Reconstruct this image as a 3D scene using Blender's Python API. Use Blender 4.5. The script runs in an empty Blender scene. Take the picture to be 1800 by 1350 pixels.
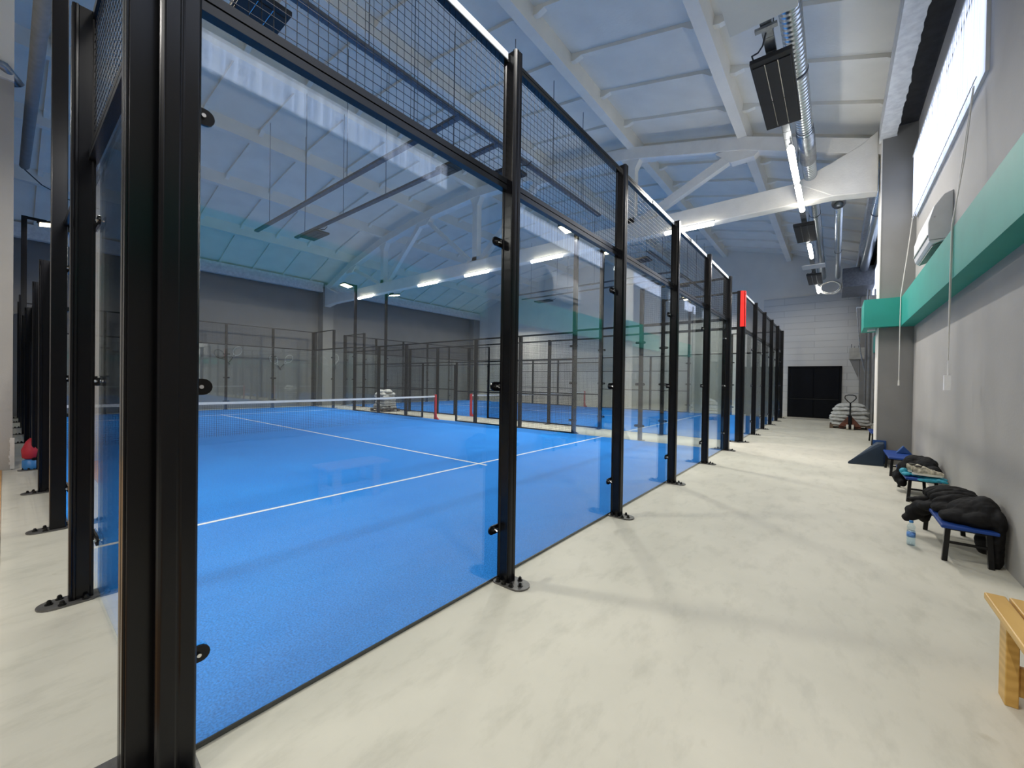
import bpy, math, random
from mathutils import Vector, Matrix, noise
random.seed(7)
sc = bpy.context.scene
col = sc.collection
PI = math.pi

# ------------------------------------------------------------------ materials
def new_mat(name):
    m = bpy.data.materials.new(name); m.use_nodes = True
    nt = m.node_tree; nt.nodes.clear()
    out = nt.nodes.new('ShaderNodeOutputMaterial')
    return m, nt, out
def bsdf(nt, out, color=(.5,.5,.5), rough=.5, metal=0, spec=.5):
    b = nt.nodes.new('ShaderNodeBsdfPrincipled')
    b.inputs['Base Color'].default_value = (*color, 1)
    b.inputs['Roughness'].default_value = rough
    b.inputs['Metallic'].default_value = metal
    b.inputs['Specular IOR Level'].default_value = spec
    nt.links.new(b.outputs[0], out.inputs[0]); return b
def mat(name, color, rough=.5, metal=0, spec=.5, var=0, vscale=8, bump=0, bscale=60, stretch=(1,1,1), color2=None, em=None, ems=0):
    """plain surface with object-space noise variation and bump"""
    m, nt, out = new_mat(name); b = bsdf(nt, out, color, rough, metal, spec)
    if var or bump or color2:
        tc = nt.nodes.new('ShaderNodeTexCoord'); mp = nt.nodes.new('ShaderNodeMapping')
        mp.inputs['Scale'].default_value = stretch
        nt.links.new(tc.outputs['Object'], mp.inputs[0])
    if var or color2:
        n = nt.nodes.new('ShaderNodeTexNoise'); n.inputs['Scale'].default_value = vscale; n.inputs['Detail'].default_value = 6
        nt.links.new(mp.outputs[0], n.inputs[0])
        r = nt.nodes.new('ShaderNodeValToRGB')
        c2 = color2 or tuple(c*(1-var) for c in color)
        c1 = color if color2 else tuple(min(1, c*(1+var*.6)) for c in color)
        r.color_ramp.elements[0].position = .35; r.color_ramp.elements[0].color = (*c2, 1)
        r.color_ramp.elements[1].position = .65; r.color_ramp.elements[1].color = (*c1, 1)
        nt.links.new(n.outputs[0], r.inputs[0]); nt.links.new(r.outputs[0], b.inputs['Base Color'])
    if bump:
        n2 = nt.nodes.new('ShaderNodeTexNoise'); n2.inputs['Scale'].default_value = bscale; n2.inputs['Detail'].default_value = 4
        nt.links.new(mp.outputs[0], n2.inputs[0])
        bp = nt.nodes.new('ShaderNodeBump'); bp.inputs['Strength'].default_value = bump; bp.inputs['Distance'].default_value = .02
        nt.links.new(n2.outputs[0], bp.inputs['Height']); nt.links.new(bp.outputs[0], b.inputs['Normal'])
    if em:
        b.inputs['Emission Color'].default_value = (*em, 1); b.inputs['Emission Strength'].default_value = ems
    return m

def glass_mat(name, tint, f0=.045):
    m, nt, out = new_mat(name)
    N = nt.nodes.new; L = nt.links.new
    g = N('ShaderNodeNewGeometry')
    d = N('ShaderNodeVectorMath'); d.operation = 'DOT_PRODUCT'; L(g.outputs['Incoming'], d.inputs[0]); L(g.outputs['Normal'], d.inputs[1])
    a = N('ShaderNodeMath'); a.operation = 'ABSOLUTE'; L(d.outputs['Value'], a.inputs[0])
    s = N('ShaderNodeMath'); s.operation = 'SUBTRACT'; s.inputs[0].default_value = 1; L(a.outputs[0], s.inputs[1])
    p = N('ShaderNodeMath'); p.operation = 'POWER'; L(s.outputs[0], p.inputs[0]); p.inputs[1].default_value = 5
    k = N('ShaderNodeMath'); k.operation = 'MULTIPLY_ADD'; L(p.outputs[0], k.inputs[0]); k.inputs[1].default_value = 1-f0; k.inputs[2].default_value = f0
    t = N('ShaderNodeBsdfTransparent'); t.inputs[0].default_value = (*tint, 1)
    gl = N('ShaderNodeBsdfGlossy'); gl.inputs['Roughness'].default_value = 0; gl.inputs[0].default_value = (1,1,1,1)
    mx = N('ShaderNodeMixShader'); L(k.outputs[0], mx.inputs[0]); L(t.outputs[0], mx.inputs[1]); L(gl.outputs[0], mx.inputs[2])
    L(mx.outputs[0], out.inputs[0]); return m

def emis(name, color, strength):
    m, nt, out = new_mat(name)
    e = nt.nodes.new('ShaderNodeEmission'); e.inputs[0].default_value = (*color, 1); e.inputs[1].default_value = strength
    nt.links.new(e.outputs[0], out.inputs[0]); return m

def concrete_mat():
    m, nt, out = new_mat('concrete_floor'); b = bsdf(nt, out, (.5,.48,.42), .55)
    N = nt.nodes.new; L = nt.links.new
    tc = N('ShaderNodeTexCoord')
    n1 = N('ShaderNodeTexNoise'); n1.inputs['Scale'].default_value = .55; n1.inputs['Detail'].default_value = 8; n1.inputs['Roughness'].default_value = .6
    L(tc.outputs['Object'], n1.inputs[0])
    r1 = N('ShaderNodeValToRGB')
    r1.color_ramp.elements[0].position = .3; r1.color_ramp.elements[0].color = (.51,.49,.415,1)
    r1.color_ramp.elements[1].position = .7; r1.color_ramp.elements[1].color = (.66,.625,.53,1)
    L(n1.outputs[0], r1.inputs[0])
    mp = N('ShaderNodeMapping'); mp.inputs['Scale'].default_value = (3, 1.2, 1); mp.inputs['Rotation'].default_value = (0,0,.6)
    L(tc.outputs['Object'], mp.inputs[0])
    n2 = N('ShaderNodeTexNoise'); n2.inputs['Scale'].default_value = 2.2; n2.inputs['Detail'].default_value = 10; n2.inputs['Roughness'].default_value = .65
    L(mp.outputs[0], n2.inputs[0])
    r2 = N('ShaderNodeValToRGB')
    r2.color_ramp.elements[0].position = .33; r2.color_ramp.elements[0].color = (.87,.87,.86,1)
    r2.color_ramp.elements[1].position = .5; r2.color_ramp.elements[1].color = (1,1,1,1)
    L(n2.outputs[0], r2.inputs[0])
    mx = N('ShaderNodeMix'); mx.data_type = 'RGBA'; mx.blend_type = 'MULTIPLY'; mx.inputs[0].default_value = 1
    L(r1.outputs[0], mx.inputs[6]); L(r2.outputs[0], mx.inputs[7])
    # chips and scuffs
    v = N('ShaderNodeTexNoise'); v.inputs['Scale'].default_value = 4.5; v.inputs['Detail'].default_value = 3
    L(tc.outputs['Object'], v.inputs[0])
    r3 = N('ShaderNodeValToRGB'); r3.color_ramp.elements[0].position = .70; r3.color_ramp.elements[0].color = (1,1,1,1)
    r3.color_ramp.elements[1].position = .76; r3.color_ramp.elements[1].color = (.86,.84,.80,1)
    L(v.outputs[0], r3.inputs[0])
    m2 = N('ShaderNodeMix'); m2.data_type = 'RGBA'; m2.blend_type = 'MULTIPLY'; m2.inputs[0].default_value = 1
    L(mx.outputs[2], m2.inputs[6]); L(r3.outputs[0], m2.inputs[7]); L(m2.outputs[2], b.inputs['Base Color'])
    rr = N('ShaderNodeMapRange'); rr.inputs[3].default_value = .42; rr.inputs[4].default_value = .65
    L(n2.outputs[0], rr.inputs[0]); L(rr.outputs[0], b.inputs['Roughness'])
    bp = N('ShaderNodeBump'); bp.inputs['Strength'].default_value = .15; bp.inputs['Distance'].default_value = .01
    L(n2.outputs[0], bp.inputs['Height']); L(bp.outputs[0], b.inputs['Normal'])
    return m

def turf_mat():
    m, nt, out = new_mat('blue_turf'); b = bsdf(nt, out, (.02,.17,.6), .85, spec=.25)
    N = nt.nodes.new; L = nt.links.new
    tc = N('ShaderNodeTexCoord')
    n1 = N('ShaderNodeTexNoise'); n1.inputs['Scale'].default_value = 95; n1.inputs['Detail'].default_value = 3
    n2 = N('ShaderNodeTexNoise'); n2.inputs['Scale'].default_value = .8; n2.inputs['Detail'].default_value = 5
    L(tc.outputs['Object'], n1.inputs[0]); L(tc.outputs['Object'], n2.inputs[0])
    r1 = N('ShaderNodeValToRGB')
    r1.color_ramp.elements[0].position = .3; r1.color_ramp.elements[0].color = (.005,.165,.56,1)
    r1.color_ramp.elements[1].position = .7; r1.color_ramp.elements[1].color = (.022,.315,.95,1)
    L(n1.outputs[0], r1.inputs[0])
    r2 = N('ShaderNodeValToRGB')
    r2.color_ramp.elements[0].position = .35; r2.color_ramp.elements[0].color = (.88,.9,.94,1)
    r2.color_ramp.elements[1].position = .65; r2.color_ramp.elements[1].color = (1,1,1,1)
    L(n2.outputs[0], r2.inputs[0])
    mx = N('ShaderNodeMix'); mx.data_type = 'RGBA'; mx.blend_type = 'MULTIPLY'; mx.inputs[0].default_value = 1
    L(r1.outputs[0], mx.inputs[6]); L(r2.outputs[0], mx.inputs[7]); L(mx.outputs[2], b.inputs['Base Color'])
    bp = N('ShaderNodeBump'); bp.inputs['Strength'].default_value = .5; bp.inputs['Distance'].default_value = .006
    L(n1.outputs[0], bp.inputs['Height']); L(bp.outputs[0], b.inputs['Normal'])
    return m

def block_mat():
    """painted white block masonry, courses seen as thin grey joints"""
    m, nt, out = new_mat('white_blockwork'); b = bsdf(nt, out, (.6,.6,.58), .7)
    N = nt.nodes.new; L = nt.links.new
    tc = N('ShaderNodeTexCoord'); mp = N('ShaderNodeMapping'); mp.inputs['Rotation'].default_value = (PI/2,0,0)
    L(tc.outputs['Object'], mp.inputs[0])
    br = N('ShaderNodeTexBrick'); br.inputs['Scale'].default_value = 1
    br.inputs['Brick Width'].default_value = 2.4; br.inputs['Row Height'].default_value = .3; br.inputs['Mortar Size'].default_value = .008
    br.inputs['Mortar Smooth'].default_value = .4
    br.inputs['Color1'].default_value = (.64,.64,.62,1); br.inputs['Color2'].default_value = (.60,.60,.585,1); br.inputs['Mortar'].default_value = (.44,.44,.43,1)
    L(mp.outputs[0], br.inputs[0]); L(br.outputs[0], b.inputs['Base Color'])
    bp = N('ShaderNodeBump'); bp.inputs['Strength'].default_value = .5; bp.inputs['Distance'].default_value = .02; bp.invert = True
    L(br.outputs['Fac'], bp.inputs['Height']); L(bp.outputs[0], b.inputs['Normal'])
    return m

def wood_mat(name, c1, c2):
    m, nt, out = new_mat(name); b = bsdf(nt, out, c1, .4)
    N = nt.nodes.new; L = nt.links.new
    tc = N('ShaderNodeTexCoord'); mp = N('ShaderNodeMapping'); mp.inputs['Scale'].default_value = (9, 1, 9)
    L(tc.outputs['Object'], mp.inputs[0])
    w = N('ShaderNodeTexWave'); w.wave_type = 'RINGS'; w.inputs['Scale'].default_value = .9; w.inputs['Distortion'].default_value = 5; w.inputs['Detail'].default_value = 3
    L(mp.outputs[0], w.inputs[0])
    r = N('ShaderNodeValToRGB'); r.color_ramp.elements[0].color = (*c2,1); r.color_ramp.elements[1].color = (*c1,1)
    r.color_ramp.elements[0].position = .1
    L(w.outputs[0], r.inputs[0]); L(r.outputs[0], b.inputs['Base Color']); return m

def duct_mat():
    m, nt, out = new_mat('galvanised_spiral'); b = bsdf(nt, out, (.55,.6,.64), .28, 1)
    N = nt.nodes.new; L = nt.links.new
    tc = N('ShaderNodeTexCoord')
    w = N('ShaderNodeTexWave'); w.wave_type = 'BANDS'; w.bands_direction = 'Y'; w.inputs['Scale'].default_value = 3.6; w.inputs['Distortion'].default_value = .4
    L(tc.outputs['Object'], w.inputs[0])
    bp = N('ShaderNodeBump'); bp.inputs['Strength'].default_value = .7; bp.inputs['Distance'].default_value = .02
    L(w.outputs[0], bp.inputs['Height']); L(bp.outputs[0], b.inputs['Normal']); return m

M = {}
M['concrete'] = concrete_mat(); M['turf'] = turf_mat(); M['block'] = block_mat()
M['line'] = mat('white_line', (.8,.82,.84), .8, bump=.2, bscale=150)
M['black'] = mat('black_powder_coat', (.0045,.0045,.006), .24, spec=.28, bump=.01, bscale=300)
M['rail'] = mat('dark_rail', (.010,.011,.013), .25, spec=.33, bump=.01, bscale=300)
M['wire'] = mat('black_wire', (.007,.008,.011), .35, spec=.4, var=.1)
M['steel'] = mat('grey_steel_plate', (.16,.155,.15), .45, .6, var=.2, vscale=30)
M['bolt'] = mat('dark_bolt', (.03,.03,.03), .35, .7, var=.1)
M['chrome'] = mat('polished_steel', (.7,.7,.7), .2, 1, var=.05)
M['glass'] = glass_mat('toughened_glass', (.95,.975,.97), .066)
M['railglare'] = mat('painted_rail_glare', (.8,.82,.84), .35, var=.05, em=(.9,.95,1), ems=.2)  # rail highlight as white colour with a faint glow
M['red'] = mat('glowing_red_paint', (.72,.015,.012), .35, var=.05, em=(1,.02,.01), ems=.35)  # red paint with an added glow to look brighter
M['redpost'] = mat('red_net_post', (.55,.02,.03), .4, var=.05)
M['nettape'] = mat('white_net_tape', (.8,.8,.8), .7, var=.05)
M['netmesh'] = mat('dark_net_cord', (.012,.02,.035), .8, var=.05)
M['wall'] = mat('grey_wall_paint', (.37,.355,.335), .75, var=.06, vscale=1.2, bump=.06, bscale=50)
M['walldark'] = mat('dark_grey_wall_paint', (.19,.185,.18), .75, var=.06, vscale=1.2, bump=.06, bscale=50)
M['pilaster'] = mat('grey_pilaster_paint', (.225,.22,.21), .75, var=.05, vscale=2, bump=.05, bscale=50)
M['lightwall'] = mat('pale_blue_wall_paint', (.78,.75,.69), .75, var=.05, vscale=1, bump=.05, bscale=40)
M['ceil'] = mat('white_roof_paint', (.79,.765,.70), .8, var=.05, vscale=1.5, bump=.15, bscale=25)
M['truss'] = mat('white_truss_paint', (.88,.845,.78), .75, var=.05, vscale=3, bump=.2, bscale=30)
M['edge'] = mat('rough_white_edge', (.74,.74,.73), .85, bump=.6, bscale=18, color2=(.60,.60,.60), vscale=10)
M['gapshade'] = mat('painted_gap_shade', (.045,.045,.05), .9, var=.2, bump=.3)  # shade in the eaves gap, put into a dark colour
M['green'] = mat('green_paint', (.018,.29,.235), .6, var=.05, vscale=3)
def blind_mat():
    m=mat('blind_fabric', (.6,.64,.72), .8); nt=m.node_tree; b=[n for n in nt.nodes if n.type=='BSDF_PRINCIPLED'][0]
    tc=nt.nodes.new('ShaderNodeTexCoord'); mp=nt.nodes.new('ShaderNodeMapping'); mp.inputs['Scale'].default_value=(0,4.2,.15)
    n=nt.nodes.new('ShaderNodeTexNoise'); n.inputs['Scale'].default_value=1.7; n.inputs['Detail'].default_value=5
    r=nt.nodes.new('ShaderNodeValToRGB'); r.color_ramp.elements[0].position=.38; r.color_ramp.elements[0].color=(.34,.40,.56,1)
    r.color_ramp.elements[1].position=.62; r.color_ramp.elements[1].color=(.74,.82,1,1)
    nt.links.new(tc.outputs['Object'],mp.inputs[0]); nt.links.new(mp.outputs[0],n.inputs[0]); nt.links.new(n.outputs[0],r.inputs[0])
    nt.links.new(r.outputs[0],b.inputs['Emission Color']); b.inputs['Emission Strength'].default_value=1.75; return m
M['blind'] = blind_mat()
M['blindrail'] = mat('blind_rail', (.6,.6,.6), .5, var=.05)
M['acwhite'] = mat('appliance_white', (.64,.64,.64), .4, var=.04)
M['acgrille'] = mat('appliance_grille', (.22,.25,.23), .5, var=.2, vscale=20)
M['zinc'] = mat('galvanised_tray', (.33,.35,.37), .38, .9, var=.2, vscale=14)
M['darkzinc'] = mat('dull_tray', (.14,.15,.17), .5, .6, var=.2, vscale=14)
M['duct'] = duct_mat()
M['pipegrey'] = mat('grey_painted_pipe', (.20,.205,.205), .6, var=.1)
M['heater'] = mat('black_heater', (.014,.014,.015), .5, var=.15)
M['heatergrey'] = mat('grey_heater', (.05,.05,.045), .6, var=.15)
M['cable'] = mat('black_cable', (.015,.015,.017), .5, var=.1)
M['cord'] = mat('white_cord', (.62,.61,.57), .6, var=.05)
M['tube'] = emis('led_tube', (1,.97,.90), 18)
M['lamp'] = emis('floodlight_lens', (1,.86,.58), 30)
M['doorblack'] = mat('black_door', (.005,.006,.009), .6, spec=.12, var=.1)
M['benchblue'] = mat('blue_bench_seat', (.010,.045,.22), .5, spec=.3, var=.1)
M['matnavy'] = mat('navy_vinyl', (.012,.028,.055), .5, var=.15, vscale=4, bump=.1)
M['matblue'] = mat('blue_vinyl', (.015,.07,.24), .5, var=.1)
M['puffer'] = mat('black_nylon', (.0085,.008,.0085), .75, spec=.15, var=.25, vscale=12, bump=.15, bscale=22)
M['fleece'] = mat('black_fabric', (.006,.006,.007), .8, spec=.2, var=.2, vscale=12, bump=.4, bscale=30)
M['turq'] = mat('turquoise_fabric', (.02,.30,.42), .6, var=.25, vscale=25, bump=.4, bscale=40)
M['cream'] = mat('cream_mesh', (.66,.60,.46), .7, color2=(.20,.18,.14), vscale=26)
M['sole'] = mat('pale_rubber', (.66,.63,.55), .5, var=.1)
M['lace'] = mat('dark_lining', (.06,.055,.05), .7, var=.1)
M['sack'] = mat('white_woven_sack', (.52,.52,.50), .55, var=.15, vscale=9, bump=.35, bscale=25)
M['pallet'] = wood_mat('pallet_timber', (.16,.11,.07), (.09,.06,.04))
M['rust'] = mat('worn_orange_paint', (.13,.038,.018), .5, var=.5, vscale=12)
M['pine'] = wood_mat('varnished_pine', (.66,.41,.12), (.56,.33,.085))
M['bottle'] = glass_mat('clear_plastic', (.86,.93,.97), .09)
M['bluelabel'] = mat('blue_label', (.10,.25,.60), .5, var=.3, vscale=60)
M['bluecap'] = mat('blue_cap', (.04,.20,.50), .4, var=.05)
M['water'] = glass_mat('water', (.90,.96,.99), .03)
M['corbel'] = mat('bare_concrete', (.42,.41,.37), .8, var=.15, vscale=5, bump=.3)
M['ochre'] = mat('ochre_board', (.50,.27,.10), .6, var=.15, vscale=6)
M['redfabric'] = mat('red_fabric', (.45,.02,.04), .6, var=.1)
M['racket'] = mat('racket_dark', (.02,.02,.02), .5, var=.1)
M['racketlight'] = mat('racket_pale', (.55,.55,.52), .5, var=.1)
M['chip'] = mat('bare_plaster', (.70,.69,.66), .9, var=.1)

# ------------------------------------------------------------------ mesh builder
class MB:
    def __init__(s): s.v=[]; s.f=[]
    def add(s, vs, fs):
        o=len(s.v); s.v += [tuple(v) for v in vs]; s.f += [tuple(i+o for i in f) for f in fs]; return s
    def box(s,x0,x1,y0,y1,z0,z1):
        return s.add([(x0,y0,z0),(x1,y0,z0),(x1,y1,z0),(x0,y1,z0),(x0,y0,z1),(x1,y0,z1),(x1,y1,z1),(x0,y1,z1)],
              [(0,3,2,1),(4,5,6,7),(0,1,5,4),(1,2,6,5),(2,3,7,6),(3,0,4,7)])
    def prism(s, poly, axis, a, b):
        """polygon (2D) extruded along axis between a and b"""
        def P(p,t): return {'x':(t,p[0],p[1]),'y':(p[0],t,p[1]),'z':(p[0],p[1],t)}[axis]
        n=len(poly); vs=[P(p,a) for p in poly]+[P(p,b) for p in poly]
        return s.add(vs,[tuple(range(n))[::-1],tuple(range(n,2*n))]+[(i,(i+1)%n,n+(i+1)%n,n+i) for i in range(n)])
    def tube(s, pts, r, n=8, cap=True, closed=False):
        pts=[Vector(p) for p in pts]; rs = r if isinstance(r,(list,tuple)) else [r]*len(pts)
        o=len(s.v); m=len(pts); prev=None
        for i,p in enumerate(pts):
            if closed: d=(pts[(i+1)%m]-pts[i-1])
            else: d=(pts[min(i+1,m-1)]-pts[max(i-1,0)])
            d.normalize()
            if prev is None:
                u=d.orthogonal().normalized()
                if abs(d.z)<.9 and n==4: u=(Vector((0,0,1))-d*d.z).normalized()
            else: u=(prev-d*prev.dot(d)).normalized()
            prev=u; w=d.cross(u)
            off = PI/4 if n==4 else 0
            for k in range(n):
                a=2*PI*k/n+off; s.v.append(tuple(p+(u*math.cos(a)+w*math.sin(a))*rs[i]))
        for i in range(m if closed else m-1):
            j=(i+1)%m
            for k in range(n):
                s.f.append((o+i*n+k,o+i*n+(k+1)%n,o+j*n+(k+1)%n,o+j*n+k))
        if cap and not closed:
            s.f.append(tuple(o+k for k in range(n))[::-1]); s.f.append(tuple(o+(m-1)*n+k for k in range(n)))
        return s
    def bar(s,a,b,w,h=None):
        """rectangular bar from a to b, w horizontal, h in the other direction"""
        a=Vector(a);b=Vector(b);d=(b-a).normalized();h=h or w
        up=Vector((0,0,1)) if abs(d.z)<.95 else Vector((0,1,0))
        sd=d.cross(up).normalized(); u2=sd.cross(d)
        vs=[]
        for p in (a,b):
            for i,j in ((-1,-1),(1,-1),(1,1),(-1,1)): vs.append(p+sd*(i*w/2)+u2*(j*h/2))
        return s.add(vs,[(0,1,2,3)[::-1],(4,5,6,7),(0,1,5,4),(1,2,6,5),(2,3,7,6),(3,0,4,7)])
    def ellipsoid(s,c,r,nu=16,nv=10,e=1.0,rot=None):
        o=len(s.v); R=rot or Matrix.Identity(3)
        def sp(x): return math.copysign(abs(x)**e,x)
        for j in range(nv+1):
            ph=-PI/2+PI*j/nv
            for i in range(nu):
                th=2*PI*i/nu
                p=Vector((r[0]*sp(math.cos(ph))*sp(math.cos(th)),r[1]*sp(math.cos(ph))*sp(math.sin(th)),r[2]*math.sin(ph)))
                s.v.append(tuple(Vector(c)+R@p))
        for j in range(nv):
            for i in range(nu): s.f.append((o+j*nu+i,o+j*nu+(i+1)%nu,o+(j+1)*nu+(i+1)%nu,o+(j+1)*nu+i))
        return s
    def lathe(s,prof,c,n=20):
        o=len(s.v)
        for (r,z) in prof:
            for k in range(n):
                a=2*PI*k/n; s.v.append((c[0]+r*math.cos(a),c[1]+r*math.sin(a),c[2]+z))
        for j in range(len(prof)-1):
            for k in range(n): s.f.append((o+j*n+k,o+j*n+(k+1)%n,o+(j+1)*n+(k+1)%n,o+(j+1)*n+k))
        s.f.append(tuple(o+k for k in range(n))[::-1]); s.f.append(tuple(o+(len(prof)-1)*n+k for k in range(n)))
        return s
    def mesh(s,name,m,smooth=False):
        me=bpy.data.meshes.new(name); me.from_pydata(s.v,[],s.f); me.materials.append(m); me.validate(); me.update()
        if smooth:
            for p in me.polygons: p.use_smooth=True
        return me
    def build(s,name,m,parent=None,smooth=False,bevel=0,loc=None):
        return link(name,s.mesh(name,m,smooth),parent,bevel,loc)

def link(name,me,parent=None,bevel=0,loc=None):
    o=bpy.data.objects.new(name,me); col.objects.link(o)
    if parent: o.parent=parent
    if loc: o.location=loc
    if bevel:
        b=o.modifiers.new('bevel','BEVEL'); b.width=bevel; b.segments=2; b.limit_method='ANGLE'; b.angle_limit=math.radians(40)
    return o
def tag(o,label=None,cat=None,group=None,kind=None):
    if label: o['label']=label
    if cat: o['category']=cat
    if group: o['group']=group
    if kind: o['kind']=kind
    return o
def thing(name,label,cat,loc=(0,0,0),rz=0,group=None):
    o=bpy.data.objects.new(name,None); col.objects.link(o); o.empty_display_size=.2
    o.location=loc; o.rotation_euler=(0,0,rz); return tag(o,label,cat,group)
def struct(name,mb,m,label=None,bevel=0):
    o=mb.build(name,m,bevel=bevel); o['kind']='structure'
    if label: o['label']=label
    return o
def kids(o): return [c for c in bpy.data.objects if c.parent==o]
def dup(o,loc,label,rz=None,group=None):
    r=o.copy(); col.objects.link(r); r.location=loc; r['label']=label
    if rz is not None: r.rotation_euler=(0,0,rz)
    if group: r['group']=group
    for c in kids(o):
        d=c.copy(); col.objects.link(d); d.parent=r
        for e in kids(c):
            g=e.copy(); col.objects.link(g); g.parent=d
    return r
ORD=['first','second','third','fourth','fifth','sixth','seventh','eighth','ninth','tenth','eleventh','twelfth','thirteenth','fourteenth']

# ------------------------------------------------------------------ camera
cx,cy,ch,yaw,pitch,roll,f = 2.0186,-0.401,1.5329,0.6741,-0.0079,0.0146,712.66
fw=Vector((-math.sin(yaw)*math.cos(pitch),math.cos(yaw)*math.cos(pitch),math.sin(pitch)))
rt=Vector((math.cos(yaw),math.sin(yaw),0)); up=rt.cross(fw)
Rv=rt*math.cos(roll)+up*math.sin(roll); Uv=-rt*math.sin(roll)+up*math.cos(roll)
cam=bpy.data.cameras.new('camera'); co=bpy.data.objects.new('camera',cam); col.objects.link(co)
cam.sensor_width=36; cam.lens=f/1800*36; cam.clip_start=.05; cam.clip_end=200
co.matrix_world=Matrix(((Rv.x,Uv.x,-fw.x,cx),(Rv.y,Uv.y,-fw.y,cy),(Rv.z,Uv.z,-fw.z,ch),(0,0,0,1)))
sc.camera=co

# ------------------------------------------------------------------ room
XW, XL, YB, YF = 3.17, -20.8, 23.3, -9.0      # right wall, left wall, back wall, wall behind the camera
struct('floor', MB().box(XL-.2,XW+.2,YF-.2,YB+.2,-.2,0), M['concrete'])
struct('wall_right', MB().box(XW,XW+.25,YF,YB,0,8.4), M['wall'])
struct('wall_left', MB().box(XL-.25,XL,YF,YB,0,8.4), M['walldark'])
struct('wall_back', MB().box(XL,XW,YB,YB+.25,0,9.6), M['lightwall'])
struct('wall_front', MB().box(XL,XW,YF-.25,YF,0,9.6), M['wall'])
trim=0
def tr(mb,m,bevel=0):
    global trim; trim+=1; return struct('trim_%d'%trim, mb, m, bevel=bevel)
tr(MB().box(-.85,XW,YB-.06,YB,0,5.75), M['block'])            # painted blockwork facing on the back wall
# roof: arched ribbed slabs
NX=[3.17,.15,-2.65,-5.7,-8.8,-11.9,-14.85,-17.75,-20.8]
NZ=[6.35,7.5,8.2,8.62,8.78,8.62,8.2,7.5,6.35]
H=.36
mb=MB()
top=[(x,z+H) for x,z in zip(NX,NZ)]
for (a,b) in zip(top[:-1],top[1:]):
    mb.prism([(a[0],a[1]),(b[0],b[1]),(b[0],b[1]+.2),(a[0],a[1]+.2)],'y',YF,YB)
for x,z in list(zip(NX,NZ))[1:-1]:
    mb.prism([(x-.10,z),(x+.10,z),(x+.17,z+H+.06),(x-.17,z+H+.06)],'y',YF,YB)
for i in range(8):
    (x0,z0),(x1,z1)=(NX[i],NZ[i]),(NX[i+1],NZ[i+1])
    def zz(x,off): return z0+(z1-z0)*(x-x0)/(x1-x0)+H-off
    a=x0-.12 if i else 2.84; b=x1+.12 if i<7 else -20.48; hw=.26
    y=YF+1.0
    while y<YB:
        if not(10.6<y<11.1):
            poly=[(a,zz(a,-.02)),(a,zz(a,.16)),(a-.10,zz(a-.10,.15)),(a-hw,zz(a-hw,.07)),(b+hw,zz(b+hw,.07)),(b+.10,zz(b+.10,.15)),(b,zz(b,.16)),(b,zz(b,-.02))]
            mb.prism(poly,'y',y-.055,y+.055)
        y+=1.38
struct('ceiling', mb, M['ceil'])
# longitudinal edge beams under the eaves, with the shade of the gap behind painted as a dark strip
def ragged(x0,x1,z0,z1,y0,y1,sgn):
    mb=MB(); ys=[y0+i*(y1-y0)/260 for i in range(261)]
    vs=[]; 
    for y in ys:
        j=sgn*(.012*noise.noise(Vector((y*2.1,3,1)))+.040*abs(noise.noise(Vector((y*9.3,1,5)))))
        vs+= [(x0,y,z0),(x1+j,y,z0),(x1+j,y,z1),(x0,y,z1)]
    fs=[]
    for i in range(260):
        for k in range(4): fs.append((4*i+k,4*i+(k+1)%4,4*i+4+(k+1)%4,4*i+4+k))
    fs+=[(0,3,2,1),(1040,1041,1042,1043)]
    return mb.add(vs,fs)
for (ya,yb) in ((YF,10.62),(11.05,YB)):
    tr(ragged(2.62,2.86,6.42,6.80,ya,yb,1), M['edge'])
    tr(MB().box(2.84,XW,ya,yb,6.60,6.82), M['gapshade'])
    tr(ragged(-20.25,-20.5,6.30,6.80,ya,yb,-1), M['edge'])
    tr(MB().box(XL,-20.48,ya,yb,6.50,6.82), M['gapshade'])
# pilasters
tr(MB().box(2.66,XW,10.45,11.1,0,6.9), M['pilaster'])
tr(MB().box(2.655,2.668,10.44,11.1,0,6.5), M['lightwall'])
tr(MB().box(XL,-20.25,10.6,11.2,0,6.6), M['pilaster'])
tr(MB().box(XL,-20.3,YB-.7,YB,0,6.6), M['pilaster'])
tr(MB().box(2.80,XW,22.3,22.95,0,6.9), M['pilaster'])
# short grey return wall by the left end of the near court
struct('wall_return', MB().box(-8.6,-8.2,-6.5,-.32,0,6.25), M['wall'])
tr(MB().box(-8.6,-8.2,-6.5,-.32,6.25,9.0), M['lightwall'])
tr(MB().box(-8.2,-8.14,-6.5,-.32,6.12,6.25), M['acwhite'])
tr(MB().box(-8.2,4.0,-1.6,-.425,0,.012), M['ochre'])
mb=MB()
z=.0
pts=[(-8.198,-.345)]
for k in range(14):
    z=.02+k*.035; w=.025+.03*abs(noise.noise(Vector((k*1.7,0,2))))
    mb.box(-8.199,-8.17,-.32-w,-.30,z,z+.036)
tr(mb, M['chip'])

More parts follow.
